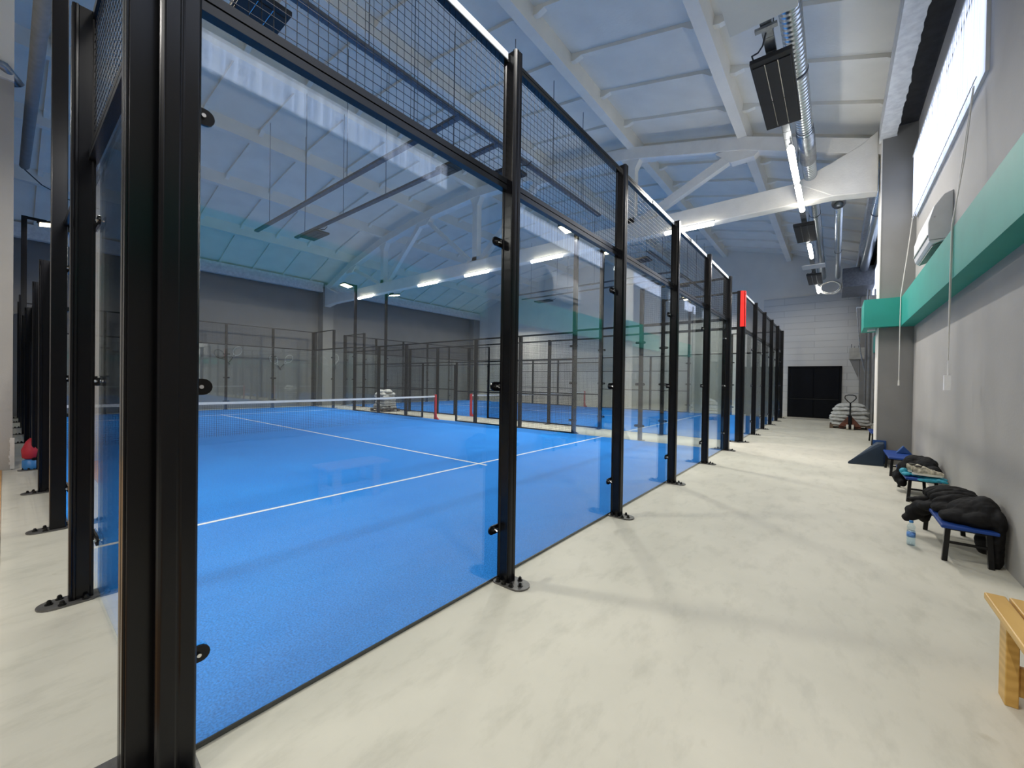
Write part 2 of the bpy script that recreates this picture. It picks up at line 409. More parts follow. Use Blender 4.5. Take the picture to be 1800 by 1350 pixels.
# roof truss
def truss(y0,y1,name,label):
    t=thing(name,label,'roof truss',(0,y0,0))
    d=y1-y0
    mb=MB().box(-20.5,2.62,0,d,5.60,6.07)
    mb.prism([(2.62,5.5),(2.62,6.75),(2.35,6.55),(1.85,6.32),(1.2,6.07),(1.9,5.6)],'y',-.01,d+.01)
    mb.prism([(-20.3,5.5),(-20.3,6.75),(-20.0,6.55),(-19.5,6.32),(-18.85,6.07),(-19.5,5.6)],'y',-.01,d+.01)
    mb.build('bottom_chord',M['truss'],t,bevel=.02)
    mb=MB()
    for i in range(8):
        a,b=(NX[i],NZ[i]),(NX[i+1],NZ[i+1])
        mb.prism([(a[0],a[1]-.30),(a[0],a[1]+.02),(b[0],b[1]+.02),(b[0],b[1]-.30)],'y',0,d)
    mb.build('top_chord',M['truss'],t)
    bn=[-2.65,-8.8,-14.85]; tn=[1,3,5,7]
    for k,x in enumerate(bn):
        zt=NZ[2+2*k]
        m2=MB().prism([(x-.12,6.0),(x+.12,6.0),(x+.12,zt-.6),(x+.3,zt-.25),(x-.3,zt-.25),(x-.12,zt-.6)],'y',.03,d-.03)
        m2.build('vertical_post',M['truss'],t)
        for j in (k,k+1):
            xt,zt2=NX[tn[j]],NZ[tn[j]]
            s=1 if xt>x else -1
            thick=.22 if (k==0 and j==0) or (k==1 and j==1) or (k==2 and j==2) else .13
            xb=x+s*.2
            a=Vector((xt-s*.15,0,zt2-.3)); b=Vector((xb,0,6.05)); dd=(b-a).normalized(); n=Vector((-dd.z,0,dd.x))*thick/2
            poly=[(a+n),(a-n),(b-n),(b+n)]
            MB().prism([(p.x,p.z) for p in poly],'y',.06,d-.06).build('diagonal_brace',M['truss'],t)
        MB().prism([(x-.5,6.06),(x+.5,6.06),(x+.2,6.22),(x-.2,6.22)],'y',.03,d-.03).build('bottom_gusset',M['truss'],t)
    for j in tn:
        xt,zt2=NX[j],NZ[j]
        MB().prism([(xt-.6,zt2-.32),(xt+.6,zt2-.32),(xt+.25,zt2-.55),(xt-.25,zt2-.55)] if False else [(xt-.25,zt2-.52),(xt+.25,zt2-.52),(xt+.6,zt2-.2),(xt-.6,zt2-.2)],'y',.03,d-.03).build('top_gusset',M['truss'],t)
    return t
truss(10.7,11.0,'roof_truss','white concrete roof truss spanning the hall with light tubes along its lower chord')

# ------------------------------------------------------------------ windows with blinds on the right wall
wins=[(-6.3,-1.8),(-.35,4.2),(5.75,10.3),(11.9,16.3),(17.9,22.1)]
WL=['behind the near corner of the court','over the start of the corridor','above the white wall heater','just beyond the grey pilaster','nearest the black double door']
for i,(a,b) in enumerate(wins):
    w=struct('window_%d'%(i+1), MB().box(3.14,XW,a,b,4.72,5.9), M['acwhite'])
    t=thing('vertical_blind','white vertical slat blind glowing with daylight, '+WL[i],'blind',(3.1,a,4.7),group='vertical blinds on the corridor wall')
    n=int((b-a)/.115); mb=MB(); st=(b-a)/n
    for k in range(n):
        y=k*st; dx=.012+.008*random.random(); drop=.012*random.random()
        mb.add([(-dx,y,.0+drop),(.012,y+st*1.08,.0+drop),(.012,y+st*1.08,1.16),(-dx,y,1.16)],[(0,1,2,3)])
    mb.build('slats',M['blind'],t)
    MB().box(-.02,.03,0,b-a,1.16,1.2).build('head_rail',M['blindrail'],t)
    mb=MB(); mb.tube([(-.015,0.02+q*(b-a-.04)/60,.0+.004*(q%2)) for q in range(61)],.005,5)
    mb.build('bottom_chain',M['blindrail'],t)
# pull cords
t=thing('blind_cord','white pull cord hanging over the green beam with a flat white weight','blind cord',(3.1,5.95,4.7))
MB().tube([(0,0,0),(-.06,-.03,-.75),(-.145,-.06,-1.44),(-.150,-.06,-2.0),(-.150,-.06,-2.88)],.006,6).tube([(0,.03,0),(-.135,-.04,-1.44),(-.140,-.045,-2.0),(-.150,-.05,-2.88)],.006,6).build('cord',M['cord'],t)
MB().tube([(-.150,-.055,-2.88),(-.150,-.075,-3.04)],.003,5).tube([(-.150,-.055,-2.88),(-.150,-.035,-3.04)],.003,5).prism([(-.083,-3.20),(-.025,-3.20),(-.035,-3.04),(-.073,-3.04)],'x',-.178,-.128).build('weight',M['nettape'],t)
t=thing('blind_cord','white pull cord hanging in front of the grey pilaster','blind cord',(3.1,10.2,4.8))
MB().tube([(0,0,0),(-.07,-.02,-.75),(-.15,-.03,-1.54),(-.153,-.03,-2.1),(-.153,-.03,-3.15)],.008,6).build('cord',M['cord'],t)
MB().tube([(-.153,-.03,-3.15),(-.153,-.03,-3.25)],[.012,.016],8).build('weight',M['cord'],t)

# ------------------------------------------------------------------ green boxed beam
t=thing('boxed_beam','green painted boxed beam running along the corridor wall and around the pilaster','boxed beam',(0,0,0))
MB().box(2.97,XW,YF,10.25,2.69,3.24).build('near_run',M['green'],t)
MB().prism([(2.43,10.25),(XW,10.25),(XW,10.45),(2.645,10.45),(2.645,11.12),(XW,11.12),(XW,11.32),(2.43,11.32)],'z',2.69,3.24).build('pilaster_wrap',M['green'],t)
MB().box(3.02,XW,11.32,18.7,2.69,3.24).build('far_run',M['green'],t)
tag(MB().box(2.50,2.62,10.5,10.6,2.645,2.69).build('junction_box',M['acwhite'],bevel=.005),'small pale junction box under the end of the green beam','junction box')

# wall heater
t=thing('wall_fan_heater','white rounded fan heater mounted above the green beam','wall heater',(0,7.25,3.36))
prof=[(XW,.12),(2.985,.06),(2.955,.10),(2.94,.18),(2.94,.36),(2.99,.56),(3.08,.70),(XW,.74)]
MB().prism(prof,'y',0,1.25).build('housing',M['acwhite'],t,bevel=.012)
MB().prism([(XW-.01,.112),(2.99,.055),(2.99,.043),(XW-.01,.100)],'y',.05,1.20).build('outlet_grille',M['acgrille'],t)
MB().box(2.932,2.942,.01,1.24,.17,.19).build('front_seam',M['acgrille'],t)
MB().box(2.95,XW-.02,-.006,.002,.115,.122).build('side_seam',M['acgrille'],t)
MB().tube([(3.0,-.008,.42),(3.0,.002,.42)],.010,10).build('indicator',M['chrome'],t)

# ------------------------------------------------------------------ corridor ceiling services
TX,TZ=1.33,5.62
def tray(name,label,x0,y0,x1,y1,z,m,w=.11,rods=()):
    t=thing(name,label,'cable tray',(x0,y0,z))
    L=math.hypot(x1-x0,y1-y0); ang=math.atan2(y1-y0,x1-x0); t.rotation_euler=(0,0,ang)
    mb=MB().box(0,L,-w/2,w/2,0,.004).box(0,L,-w/2,-w/2+.004,0,.05).box(0,L,w/2-.004,w/2,0,.05)
    n=int(L/.25)
    for k in range(n): mb.box((k+.4)*L/n,(k+.4)*L/n+.02,-w/2,w/2,-.004,0)
    mb.build('channel',m,t)
    for (p,h) in rods: MB().tube([(p,0,0),(p,0,h)],.008,6).build('hanging_rod',M['darkzinc'],t)
    return t
tray('cable_tray','galvanised cable tray above the corridor carrying the heaters and tubes',TX,4.6,TX,21.5,TZ,M['zinc'],rods=[(1.0,1.7),(5.2,1.7),(9.5,1.7),(13.5,1.7),(16.5,1.7)])
MB().box(TX-.12,TX+.12,5.1,5.14,TZ-.01,TZ+.09).box(TX-.10,TX+.10,4.7,4.73,TZ-.01,TZ+.09)
t=thing('tray_bracket','galvanised bracket clamped around the end of the corridor cable tray','bracket',(TX,5.0,TZ-.012))
MB().box(-.11,.11,-.03,.03,-.03,0).build('cross_bar',M['zinc'],t)
MB().box(-.075,.075,-.35,-.32,-.01,.10).build('end_plate',M['zinc'],t)
# black infrared heaters
def heater(loc,label,rz=0,m='heater',L=1.65,W=.44,cable=True,grp='black panel heaters hung above the corridor'):
    t=thing('panel_heater',label,'panel heater',loc,rz,grp)
    MB().box(-W/2,W/2,0,L,0,.055).build('casing',M[m],t,bevel=.006)
    mb=MB()
    for k in range(3):
        x=-W/2+.015+k*(W-.03)/3; mb.box(x+.008,x+(W-.03)/3-.008,.09,L-.05,-.012,.0)
    mb.build('radiant_plates',M[m],t,bevel=.004)
    mb=MB()
    for k in (1,2):
        x=-W/2+.015+k*(W-.03)/3; mb.box(x-.004,x+.004,.09,L*.55,-.006,-.001); mb.box(x-.003,x+.003,L*.56,L-.06,-.006,-.001)
    mb.build('bright_strips',M['chrome'] if m=='heater' else M[m],t)
    if cable: MB().tube([(-W*.4,.02,.04),(-W*.42,-.06,.06),(-W*.25,-.12,.03),(-.05,-.22,.02),(-.01,-.3,.10)],.010,6).build('cable',M['cable'],t)
    for yy in (.25,L-.25): MB().box(-.06,.06,yy-.015,yy+.015,.055,.115).build('hanger',M['zinc'],t)
    return t
heater((TX,5.38,5.50),'large black panel heater hung above the corridor, nearest of the three')
heater((TX,11.92,5.50),'black panel heater hung just beyond the white truss chord',cable=False,L=1.55)
heater((TX,17.75,5.50),'black panel heater hung by the coiled white cable near the far wall',L=1.8)
# battens
def batten(loc,L,label,along='y',grp=None,z=0):
    t=thing('tube_light',label,'light fitting',loc,0 if along=='y' else -PI/2,grp)
    MB().box(-.022,.022,0,L,.045,.08).build('body',M['acwhite'],t)
    mb=MB()
    mb.tube([(0,.03,.0),(0,L-.03,.0)],.05,12)
    mb.build('tube',M['tube'],t,smooth=True)
    return t
g='white tube lights in line above the corridor'
batten((1.36,7.75,5.48),1.45,'lit white tube light beyond the nearest black corridor heater',grp=g)
batten((1.36,9.42,5.48),1.45,'lit white tube light crossing under the roof truss above the corridor',grp=g)
batten((1.37,13.75,5.48),1.45,'lit white tube light beyond the second black corridor heater',grp=g)
batten((1.38,20.0,5.48),1.2,'lit white tube light beside the coiled white cable',grp=g)
batten((1.36,.4,5.60),1.45,'lit white tube light above the corridor at the camera end',grp=g)
batten((1.36,-4.5,5.60),1.45,'lit white tube light above the corridor behind the camera',grp=g)
g='added tube lights over the side passage'
for k,(xx,yy) in enumerate(((-1.2,-3.2),(-4.6,-3.2))):  # fittings added out of view to brighten the left aisle
    batten((xx,yy,5.0),1.45,'added unseen tube light over the side passage, %s from the corridor'%ORD[k],'x',g)
g='white tube lights along the truss chord'
for k,x in enumerate([-1.65,-4.75-1.3,-9.2,-12.0,-16.7]):
    batten((x,10.62,5.53),1.25,'lit tube light under the roof truss, %s from the corridor'%ORD[k],'x',g)
    # rotation -90: local y runs along +x
# white plate and hung panel
tag(MB().box(1.07,1.68,16.0,16.55,5.44,5.47).build('reflector_plate',M['acwhite'],bevel=.004),'flat white plate hung across the corridor cable tray','plate')
tag(MB().box(.99,1.64,1.6,4.83,5.54,5.59).build('hung_panel',M['ceil'],bevel=.004),'large flat white panel hung above the near end of the cable tray','panel')
# white coil of cable
mb=MB()
for k in range(4):
    r=.30+.02*k
    mb.tube([(1.78+r*math.cos(a*2*PI/24+k),20.4+.03*k+.05*math.sin(a),5.5+r*.75*math.sin(a*2*PI/24+k)) for a in range(24)],.016,6,closed=True)
tag(mb.build('cable_coil',M['cord'],smooth=True),'loose coil of white cable hung near the far wall','cable coil')
# spiral duct
def duct(name,label,pts,r,bands,m='duct'):
    t=thing(name,label,'air duct',(0,0,0))
    MB().tube(pts,r,24).build('pipe',M[m],t,smooth=True)
    for b in bands:
        MB().tube([(b[0],b[1]-.015,b[2]),(b[0],b[1]+.015,b[2])],r+.008,24).build('clamp_band',M['darkzinc'],t)
    return t
dz=6.17
duct('spiral_duct','long galvanised spiral duct running above the corridor',[(1.50,YF,dz),(1.50,4,dz),(1.50,10,dz),(1.50,16,dz),(1.50,21.5,dz)],.125,[(1.50,y,dz) for y in (6.9,8.6,11.6,13.2)])
mb=MB().tube([(1.50,8.75,dz),(1.50,9.9,dz)],.14,24)
tag(mb.build('duct_collar',M['zinc'],smooth=True),'smooth galvanised collar around the spiral duct before the truss','duct collar')
MBr=MB().tube([(1.42,3.0,dz+.1),(1.40,3.0,7.1)],.004,5)
duct('extract_pipe','short galvanised pipe with an open flared end beyond the truss',[(2.0,12.0,5.85),(2.0,13.5,5.86),(2.0,16.0,5.88),(2.0,20.5,5.9)],.085,[(2.0,16.4,5.88)])
MB_=MB().tube([(2.0,11.9,5.85),(2.0,11.95,5.85),(2.0,12.05,5.85)],[.14,.125,.088],20,cap=False)
tag(MB_.build('pipe_flare',M['acwhite'],smooth=True),'pale flared mouth on the end of the extract pipe','pipe flare')
duct('eaves_pipe','grey duct tight against the eaves beyond the pilaster',[(2.78,11.4,6.05),(2.78,14,6.0),(2.78,21.5,5.95)],.13,[(2.78,y,6.0) for y in (13.5,17.5)])
tag(MB().box(2.15,XW-.02,19.8,22.2,5.32,6.05).build('duct_plenum',M['darkzinc'],bevel=.01),'grey sheet metal duct box under the roof at the far end','duct box')
duct('side_duct','thin dark duct running beside the left side of the near court',[(-5.2,-.13,5.95),(-7.0,-.13,5.97),(-11.6,-.15,5.97)],.075,[],'pipegrey')
duct('wall_duct','pale duct elbow crossing the top of the grey return wall',[(-8.1,-3.5,6.33),(-8.1,-.7,6.33),(-8.13,-.42,6.29),(-8.30,-.27,6.16)],.07,[],'zinc')
# cable sag by the pole
tag(MB().tube([(-11.6,-.15,5.9),(-11.8,.1,5.72),(-12.0,.5,5.6),(-12.0,1.0,5.55)],.012,6).build('slack_cable',M['cable']),'slack dark cable drooping from the end of the side duct','cable')

# court trays, hanging rods, heaters
for k,(yo,xo) in enumerate(((0,0),(12,0))):
    nm=['near','far'][k]; 
    def cz(x):
        for i in range(8):
            if NX[i+1]<=x<=NX[i]: return NZ[i]+(NZ[i+1]-NZ[i])*(x-NX[i])/(NX[i+1]-NX[i])+H
    tray('cable_tray','dark tray running the same way as the corridor over the %s court'%nm,-3.05,1.2+yo,-3.05,9.6+yo,6.0,M['darkzinc'],rods=[(4.7,2.3),(6.1,2.3),(7.45,2.3),(1.5,2.3)])
    for q,y in enumerate((4.42,5.43)):
        tray('cable_tray','dark tray over the %s court reaching towards its far end, %s from the camera'%(nm,ORD[q]),-3.1,y+yo,-12.0+q*.4,y+yo,6.0,M['darkzinc'],rods=[(p,cz(-3.1-p)-6.0) for p in (1.2,3.6,5.6,7.9)])
    g='panel heaters over the courts'
    heater((-9.6,5.30+yo,5.72),'dark grey panel heater at the end of a tray over the %s court'%nm,PI/2,'heatergrey',L=.95,W=.42,grp=g)
    heater((-3.95,5.20+yo,5.78),'dark panel heater beside the cross tray above the %s court middle'%nm,PI/2,'heatergrey',L=.45,W=.32,cable=False,grp=g)
    heater((-3.05,6.1+yo,5.78),'black panel heater under the %s court tray beside the mesh'%nm,PI/2,'heater',L=.8,W=.5,grp=g)
    heater((-3.05,1.45+yo,5.78),'black panel heater at the camera end of the %s court tray'%nm,PI/2,'heater',L=.8,W=.5,cable=False,grp=g)
# conduits and boxes beyond the pilaster
t=thing('conduit_bundle','grey conduits dropping down the wall beyond the pilaster','conduit',(0,0,0))
for k,(x,y,z0,z1) in enumerate(((2.90,20.5,0,5.3),(2.99,20.2,0,5.2),(3.07,19.0,.2,5.0))):
    MB().tube([(x,y,z0),(x,y,z1)],.03+.02*(k==1),8).build('pipe',M['pipegrey'],t)
MB().tube([(2.60,20.5,4.6),(2.74,20.5,2.9),(2.90,20.5,2.0)],.02,8).build('slanted_pipe',M['zinc'],t)
MB().bar((2.60,20.5,4.6),(3.1,20.5,4.6),.06).build('pipe_arm',M['zinc'],t)
tag(MB().box(2.86,3.06,18.0,18.1,4.35,4.62).build('switch_box',M['zinc'],bevel=.005),'grey electrical box high on the wall above the green beam end','electrical box')
tag(MB().box(3.08,XW,12.4,12.52,1.65,1.85).build('wall_switch',M['acwhite'],bevel=.004),'pale wall switch beyond the pilaster','switch')
tag(MB().box(3.08,XW,16.0,16.15,2.2,2.4).build('socket_box',M['acwhite'],bevel=.004),'small pale socket box higher on the wall beyond the pilaster','socket')
t=thing('corbel','grey concrete bracket block on the column in the far corner','concrete bracket',(2.45,22.25,2.66))
MB().box(0,.55,0,.5,0,.5).build('block',M['corbel'],t,bevel=.01)
MB().prism([(0.02,0),(.3,0),(.3,-.75)],'y',.05,.45).build('haunch',M['pilaster'],t)
mb=MB()
for x,h in ((.06,.16),(.16,.07),(.3,.1),(.42,.2)): mb.tube([(x,.1,.5),(x+.01,.1,.5+h)],.012,5)
mb.build('stub_bars',M['darkzinc'],t)
# door
d=struct('door_1', MB().box(.20,2.22,YB-.10,YB-.06,0,2.42), M['doorblack'])
MB().box(.20,.28,YB-.13,YB-.10,0,2.42).box(2.14,2.22,YB-.13,YB-.10,0,2.42).box(.20,2.22,YB-.13,YB-.10,2.34,2.42).build('door_frame',M['doorblack'],d)
for nm,(a,b) in (('door_leaf',(.29,1.19)),('door_leaf',(1.23,2.13))):
    MB().box(a,b,YB-.125,YB-.10,.04,.86).box(a,b,YB-.125,YB-.10,.92,2.32).build(nm,M['doorblack'],d,bevel=.01)
MB().box(.29,2.13,YB-.14,YB-.10,.86,.91).build('cross_rail',M['rail'],d)

# ------------------------------------------------------------------ courts
def pill(mb,y0,y1,z0,z1,x0,x1,n=8):
    r=(z1-z0)/2; zc=(z0+z1)/2; poly=[]
    for k in range(n+1): a=-PI/2+PI*k/n; poly.append((y1-r+r*math.cos(a),zc+r*math.sin(a)))
    for k in range(n+1): a=PI/2+PI*k/n; poly.append((y0+r+r*math.cos(a),zc+r*math.sin(a)))
    mb.prism(poly,'x',x0,x1); return mb
def clamp_mesh():
    a=pill(MB(),-.135,.135,-.033,.033,-.004,.008).mesh('glass_clamp',M['black'])
    b=MB()
    for y in (-.095,.095):
        b.tube([(.008,y,0),(.020,y,0)],.008,8)
        b.tube([(-.012,y,0),(-.004,y,0)],.009,8)
    b.tube([(.008,-.062,.0),(.028,-.062,.012)],.007,6).tube([(.008,-.062,0),(.028,-.062,-.014)],.007,6)
    b=b.mesh('clamp_bolt',M['chrome'])
    c=MB().box(.0081,.0095,-.078,-.045,-.005,.005).box(.0081,.0095,.045,.078,-.005,.005).mesh('clamp_slot',M['acwhite'])
    return a,b,c
CLA,CLB,CLC=clamp_mesh()
def add_clamp(t,z,y=0):
    c=link('glass_clamp',CLA,t,loc=(.002,y,z)); link('clamp_bolt',CLB,c); link('clamp_slot',CLC,c)
# post profile: I section, web along local x (outwards), flanges rounded
def ipost(H,sx0=.014,sx1=.130,w=.043):
    a=[]
    prof=[(sx0,-w),(sx0+.012,-w),(sx0+.02,-w+.008),(sx1-.034,-w+.008),(sx1-.030,-w+.001),(sx1-.020,-w),(sx1-.016,-w+.005),(sx1-.010,-w+.002),(sx1,-w+.012),
          (sx1,-.008),(sx1-.004,0),(sx1,.008),
          (sx1,w-.012),(sx1-.010,w-.002),(sx1-.016,w-.005),(sx1-.020,w),(sx1-.030,w-.001),(sx1-.034,w-.008),(sx0+.02,w-.008),(sx0+.012,w),(sx0,w)]
    return MB().prism(prof,'z',.012,H)
UP4=ipost(4.0).mesh('upright',M['black']); UP3=ipost(3.0).mesh('upright',M['black']); UP22=ipost(2.2,.014,.08,.03).mesh('upright',M['black'])
def plate_mesh():
    poly=[(-.02,-.06),(.02,-.085),(.19,-.085)]
    for k in range(1,8): a=-PI/2+PI*k/8; poly.append((.19+.085*math.cos(a),.085*math.sin(a)))
    poly+=[(.19,.085),(.02,.085),(-.02,.06)]
    return MB().prism(poly,'z',0,.012).mesh('base_plate',M['steel'])
PL=plate_mesh()
def bolt_mesh(): return MB().tube([(0,0,.012),(0,0,.018)],.020,12).tube([(0,0,.018),(0,0,.034)],.013,6).tube([(0,0,.034),(0,0,.040)],.009,8).mesh('anchor_bolt',M['bolt'])
BO=bolt_mesh()
def post(loc,rz,label,cat='court post',grp=None,H=4,clamps=(.40,1.49,2.58),bolts=True,plate=True):
    t=thing('court_post',label,cat,loc,rz,grp)
    link('upright',{4:UP4,3:UP3,2.2:UP22}[H],t)
    if plate: link('base_plate',PL,t)
    if bolts:
        for x,y in ((.04,-.062),(.10,-.066),(.165,-.058),(.16,.058),(.215,-.012),(.05,.062)): link('anchor_bolt',BO,t,loc=(x,y,0))
    for z in clamps: add_clamp(t,z)
    return t
def wires(L,H,s=.05,r=.002):
    mb=MB(); n=int(L/s); m=int(H/s)
    for k in range(1,n): mb.tube([(k*L/n,0,0),(k*L/n,0,H)],r*1.4142,4,cap=False)
    for k in range(1,m): mb.tube([(0,.004,k*H/m),(L,.004,k*H/m)],r*1.4142,4,cap=False)
    return mb.mesh('wire_mesh',M['wire'])
WM={}
def getw(L,H,s=.05):
    s=.05
    k=(round(L,2),round(H,2),s)
    if k not in WM: WM[k]=wires(L,H,s,.0013 if H<1.01 and L<2.1 else .0021)
    return WM[k]
def mesh_panel(loc,rz,L,z0,z1,label,grp,rails,rw=.035,white=None,s=.05):
    """local x along the run, local y outwards"""
    t=thing('mesh_panel',label,'mesh panel',loc,rz,grp)
    w=link('wire_mesh',getw(L,z1-z0,s),t,loc=(0,.018,z0))
    for nm,z,h in rails:
        mb=MB()
        if h>.05: mb.box(0,L,0,.05,z-h,z-h*.55).box(0,L,.008,.042,z-h*.55,z-h*.45).box(0,L,0,.05,z-h*.45,z)
        else: mb.box(0,L,0,.035,z-h,z)
        mb.build(nm,M['rail'],t)
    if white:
        o=MB().box(white[0],white[1],.052,.058,z1-.055,z1-.004).build('painted_glare',M['railglare'],t)  # specular glare on the rail, painted as a white strip
        o['label']='painted white glare along the top rail'
    return t
def pane(loc,rz,L,H,label,grp):
    o=MB().box(.006,L-.006,-.012,0,.006,H).build('glass_pane',M['glass'],None)
    o.location=loc; o.rotation_euler=(0,0,rz); return tag(o,label,'glass pane',grp)

def court(Y0,nm):
    near = nm=='near'
    Y1=Y0+10
    other='side facing the other court'
    # turf
    t=thing('artificial_turf','blue artificial turf of the %s padel court with white lines'%nm,'turf',(0,Y0,0))
    MB().box(-19.985,-.015,.015,9.985,0,.012).build('turf_carpet',M['turf'],t)
    MB().box(-3.075,-3.025,.015,9.985,.012,.0145).build('service_line',M['line'],t)
    MB().box(-16.975,-16.925,.015,9.985,.012,.0145).build('service_line',M['line'],t)
    MB().box(-17.15,-2.85,4.975,5.025,.012,.0146).build('centre_line',M['line'],t)
    MB().box(-.014,-.006,.015,9.985,0,.02).build('edge_strip',M['rail'],t)
    # back walls. frames: rz maps local x (run) / local -y... use rz so that local +x of post points outwards
    for e,(x,rzp,en) in enumerate(((0,0,'corridor end'),(-20,PI,'far end'))):
        for k in range(6):
            y=Y0+2*k
            if near and e==0:
                lab=['', 'tall black post at the first joint of the near glass wall','tall black post at the second joint of the near glass wall','tall black post at the third joint of the near glass wall','tall black post at the fourth joint of the near glass wall','tall black corner post ending the near glass wall before the aisle'][k]
            else: lab='tall black post, %s of six along the %s of the %s court'%(ORD[k],en,nm)
            if k in (0,5):
                # composite corner post
                t=thing('corner_post',lab or 'massive black corner post closest to the camera','corner post',(x,y,0),rzp,'corner posts of the courts')
                sg = (-1 if k==0 else 1)*(1 if e==0 else -1)
                mb=MB()
                pr_=ipost(4.0,.012,.120,.062)
                mb.add([(a,b+(.005 if sg<0 else -.005)*1,c) for a,b,c in pr_.v],pr_.f)
                mb.box(-.062,.046,*sorted((sg*.012,sg*.128)),.012,4.0)
                mb.box(-.050,-.010,*sorted((sg*.122,sg*.136)),.012,4.0).box(.0,.034,*sorted((sg*.122,sg*.136)),.012,4.0)
                mb.build('upright',M['black'],t,bevel=.004)
                yy=sorted((-sg*.10,sg*.20))
                MB().prism([(-.20,sg*.03),(-.20,sg*.2),(-.12,sg*.26),(.05,sg*.26),(.24,sg*.10),(.26,-sg*.02),(.24,-sg*.075),(.0,-sg*.085),(-.02,sg*.0)],'z',0,.012).build('base_plate',M['steel'],t)
                for bx,by in ((.17,-sg*.03),(.18,sg*.06),(-.15,sg*.2),(.02,sg*.21)): link('anchor_bolt',BO,t,loc=(bx,by,0))
                for z in (.40,1.49,2.58):
                    c=link('glass_clamp',CLA,t,loc=(.002,0,z)); link('clamp_bolt',CLB,c); link('clamp_slot',CLC,c)
                if e==0 and not near and k==0:
                    MB().box(.02,.112,-.140,-.1365,3.05,3.985).box(.1255,.1285,-.12,.02,3.05,3.985).build('red_strip',M['red'],t)['label']='bright red vertical strip'
            else:
                post((x,y,0),rzp,lab,grp='posts of the glass end walls')
        for k in range(5):
            y=Y0+2*k
            if e==0:
                pl='glass pane of the %s court corridor wall, %s from the camera'%(nm,ORD[k])
                ml='black wire mesh above the %s corridor glass pane of the %s court'%(ORD[k],nm)
                # local x along +Y => rz=90deg, outwards (+X) is local -y ; pane occupies local y -0.012..0 -> x 0..0.012
                pane((-.012,y,0),PI/2,2,3.0,pl,'glass panes of the corridor end walls')
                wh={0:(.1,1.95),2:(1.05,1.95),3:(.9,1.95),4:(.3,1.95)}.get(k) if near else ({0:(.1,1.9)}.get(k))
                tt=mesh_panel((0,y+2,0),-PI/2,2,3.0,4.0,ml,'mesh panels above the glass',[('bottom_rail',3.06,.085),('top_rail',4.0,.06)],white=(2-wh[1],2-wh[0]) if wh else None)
            else:
                pl='glass pane of the %s court far end wall, %s along'%(nm,ORD[k])
                ml='black wire mesh over the %s far end pane of the %s court'%(ORD[k],nm)
                pane((-20,y,0),PI/2,2,3.0,pl,'glass panes of the far end walls')
                mesh_panel((-20,y,0),PI/2,2,3.0,4.0,ml,'mesh panels above the glass',[('bottom_rail',3.04,.045),('top_rail',4.0,.045)],s=.1)
    # sides
    for s,(y,sd) in enumerate(((Y0,'left' if near else 'aisle'),(Y1,'aisle' if near else 'far'))):
        rzp=-PI/2 if s==0 else PI/2      # post local +x outwards (-Y or +Y)
        rzr=PI if s==0 else 0            # run direction so that local +y is outwards
        sname='%s side of the %s court'%(sd,nm)
        # posts
        for k,x in enumerate((-2,-6,-8,-12,-14,-18)):
            H=4 if x in(-2,-18) else 3
            post((x,y,0),rzp,'black post on the %s, %s from the corridor'%(sname,ORD[k]),grp='posts along the court sides',H=H,clamps=(.40,1.49,2.58) if H==4 else (),bolts=(near and s==0))
        for k,x in enumerate((-8.95,-10.9)):
            post((x,y,0),rzp,'gate post on the %s, %s of the net'%(sname,['corridor side','far end side'][k]),'gate post','posts along the court sides',H=2.2,clamps=(),bolts=False,plate=False)
        for k,x in enumerate((-4,-16)):
            t=thing('light_mast','tall light mast, %s, %s'%(sname,['nearer the corridor','nearer the far end'][k]),'light mast',(x,y,0),rzp,'light masts of the courts')
            MB().box(.014,.124,-.055,.055,.012,6.0).build('mast',M['black'],t,bevel=.006)
            link('base_plate',PL,t)
            for bx,by in ((.15,-.055),(.15,.055),(.215,0)): link('anchor_bolt',BO,t,loc=(bx,by,0))
            MB().box(-.35,.07,-.03,.03,5.93,6.0).build('arm',M['black'],t)
            for z in (.40,1.49,2.58): add_clamp(t,z)
            t2=thing('floodlight','lit floodlight, %s, mast %s'%(sname,['nearer the corridor','nearer the far end'][k]),'floodlight',(x,y,5.90),rzp,'floodlights on the masts')
            t2.rotation_euler=(0,0,rzp)
            MB().prism([(-.62,.02),(-.20,-.05),(-.19,.0),(-.60,.09)],'y',-.22,.22).build('housing',M['black'],t2)
            MB().prism([(-.60,.008),(-.22,-.056),(-.221,-.062),(-.601,.002)],'y',-.20,.20).build('lens',M['lamp'],t2)
            MB().box(-.24,-.16,-.05,.05,-.02,.06).build('bracket',M['black'],t2)
            ld=bpy.data.lights.new('flood_lamp','AREA'); ld.shape='RECTANGLE'; ld.size=.4; ld.size_y=.4; ld.energy=FLOOD; ld.color=(1,.95,.86); ld.spread=math.radians(165)
            lo=bpy.data.objects.new('flood_lamp',ld); col.objects.link(lo)
            dirn=1 if s==0 else -1
            lo.location=(x,y+dirn*.42,5.83); lo.rotation_euler=((-.20 if dirn<0 else .20),0,0)
        # glass
        gl=[(0,-2,'next to the corridor'),(-2,-4,'second from the corridor'),(-16,-18,'second from the far end'),(-18,-20,'next to the far end')]
        for (a,b,w) in gl:
            pane((b if s==1 else a,y,0),0 if s==1 else PI,2,3.0,'side glass of the %s, %s'%(sname,w),'glass panes of the court sides')
            if a in (0,-18):
                mesh_panel((b if s==1 else a,y,0),rzr,2,3.0,4.0,'mesh over glass, %s, %s'%(sname,w),'mesh panels above the glass',[('bottom_rail',3.06,.07),('top_rail',4.0,.05)],s=.05 if near and a==0 else .1)
            else:
                t=thing('top_rail','rail capping glass, %s, %s'%(sname,w),'rail',(b if s==1 else a,y,0),rzr,'rails capping the side glass')
                MB().box(0,2,0,.04,3.0,3.05).build('rail_bar',M['rail'],t)
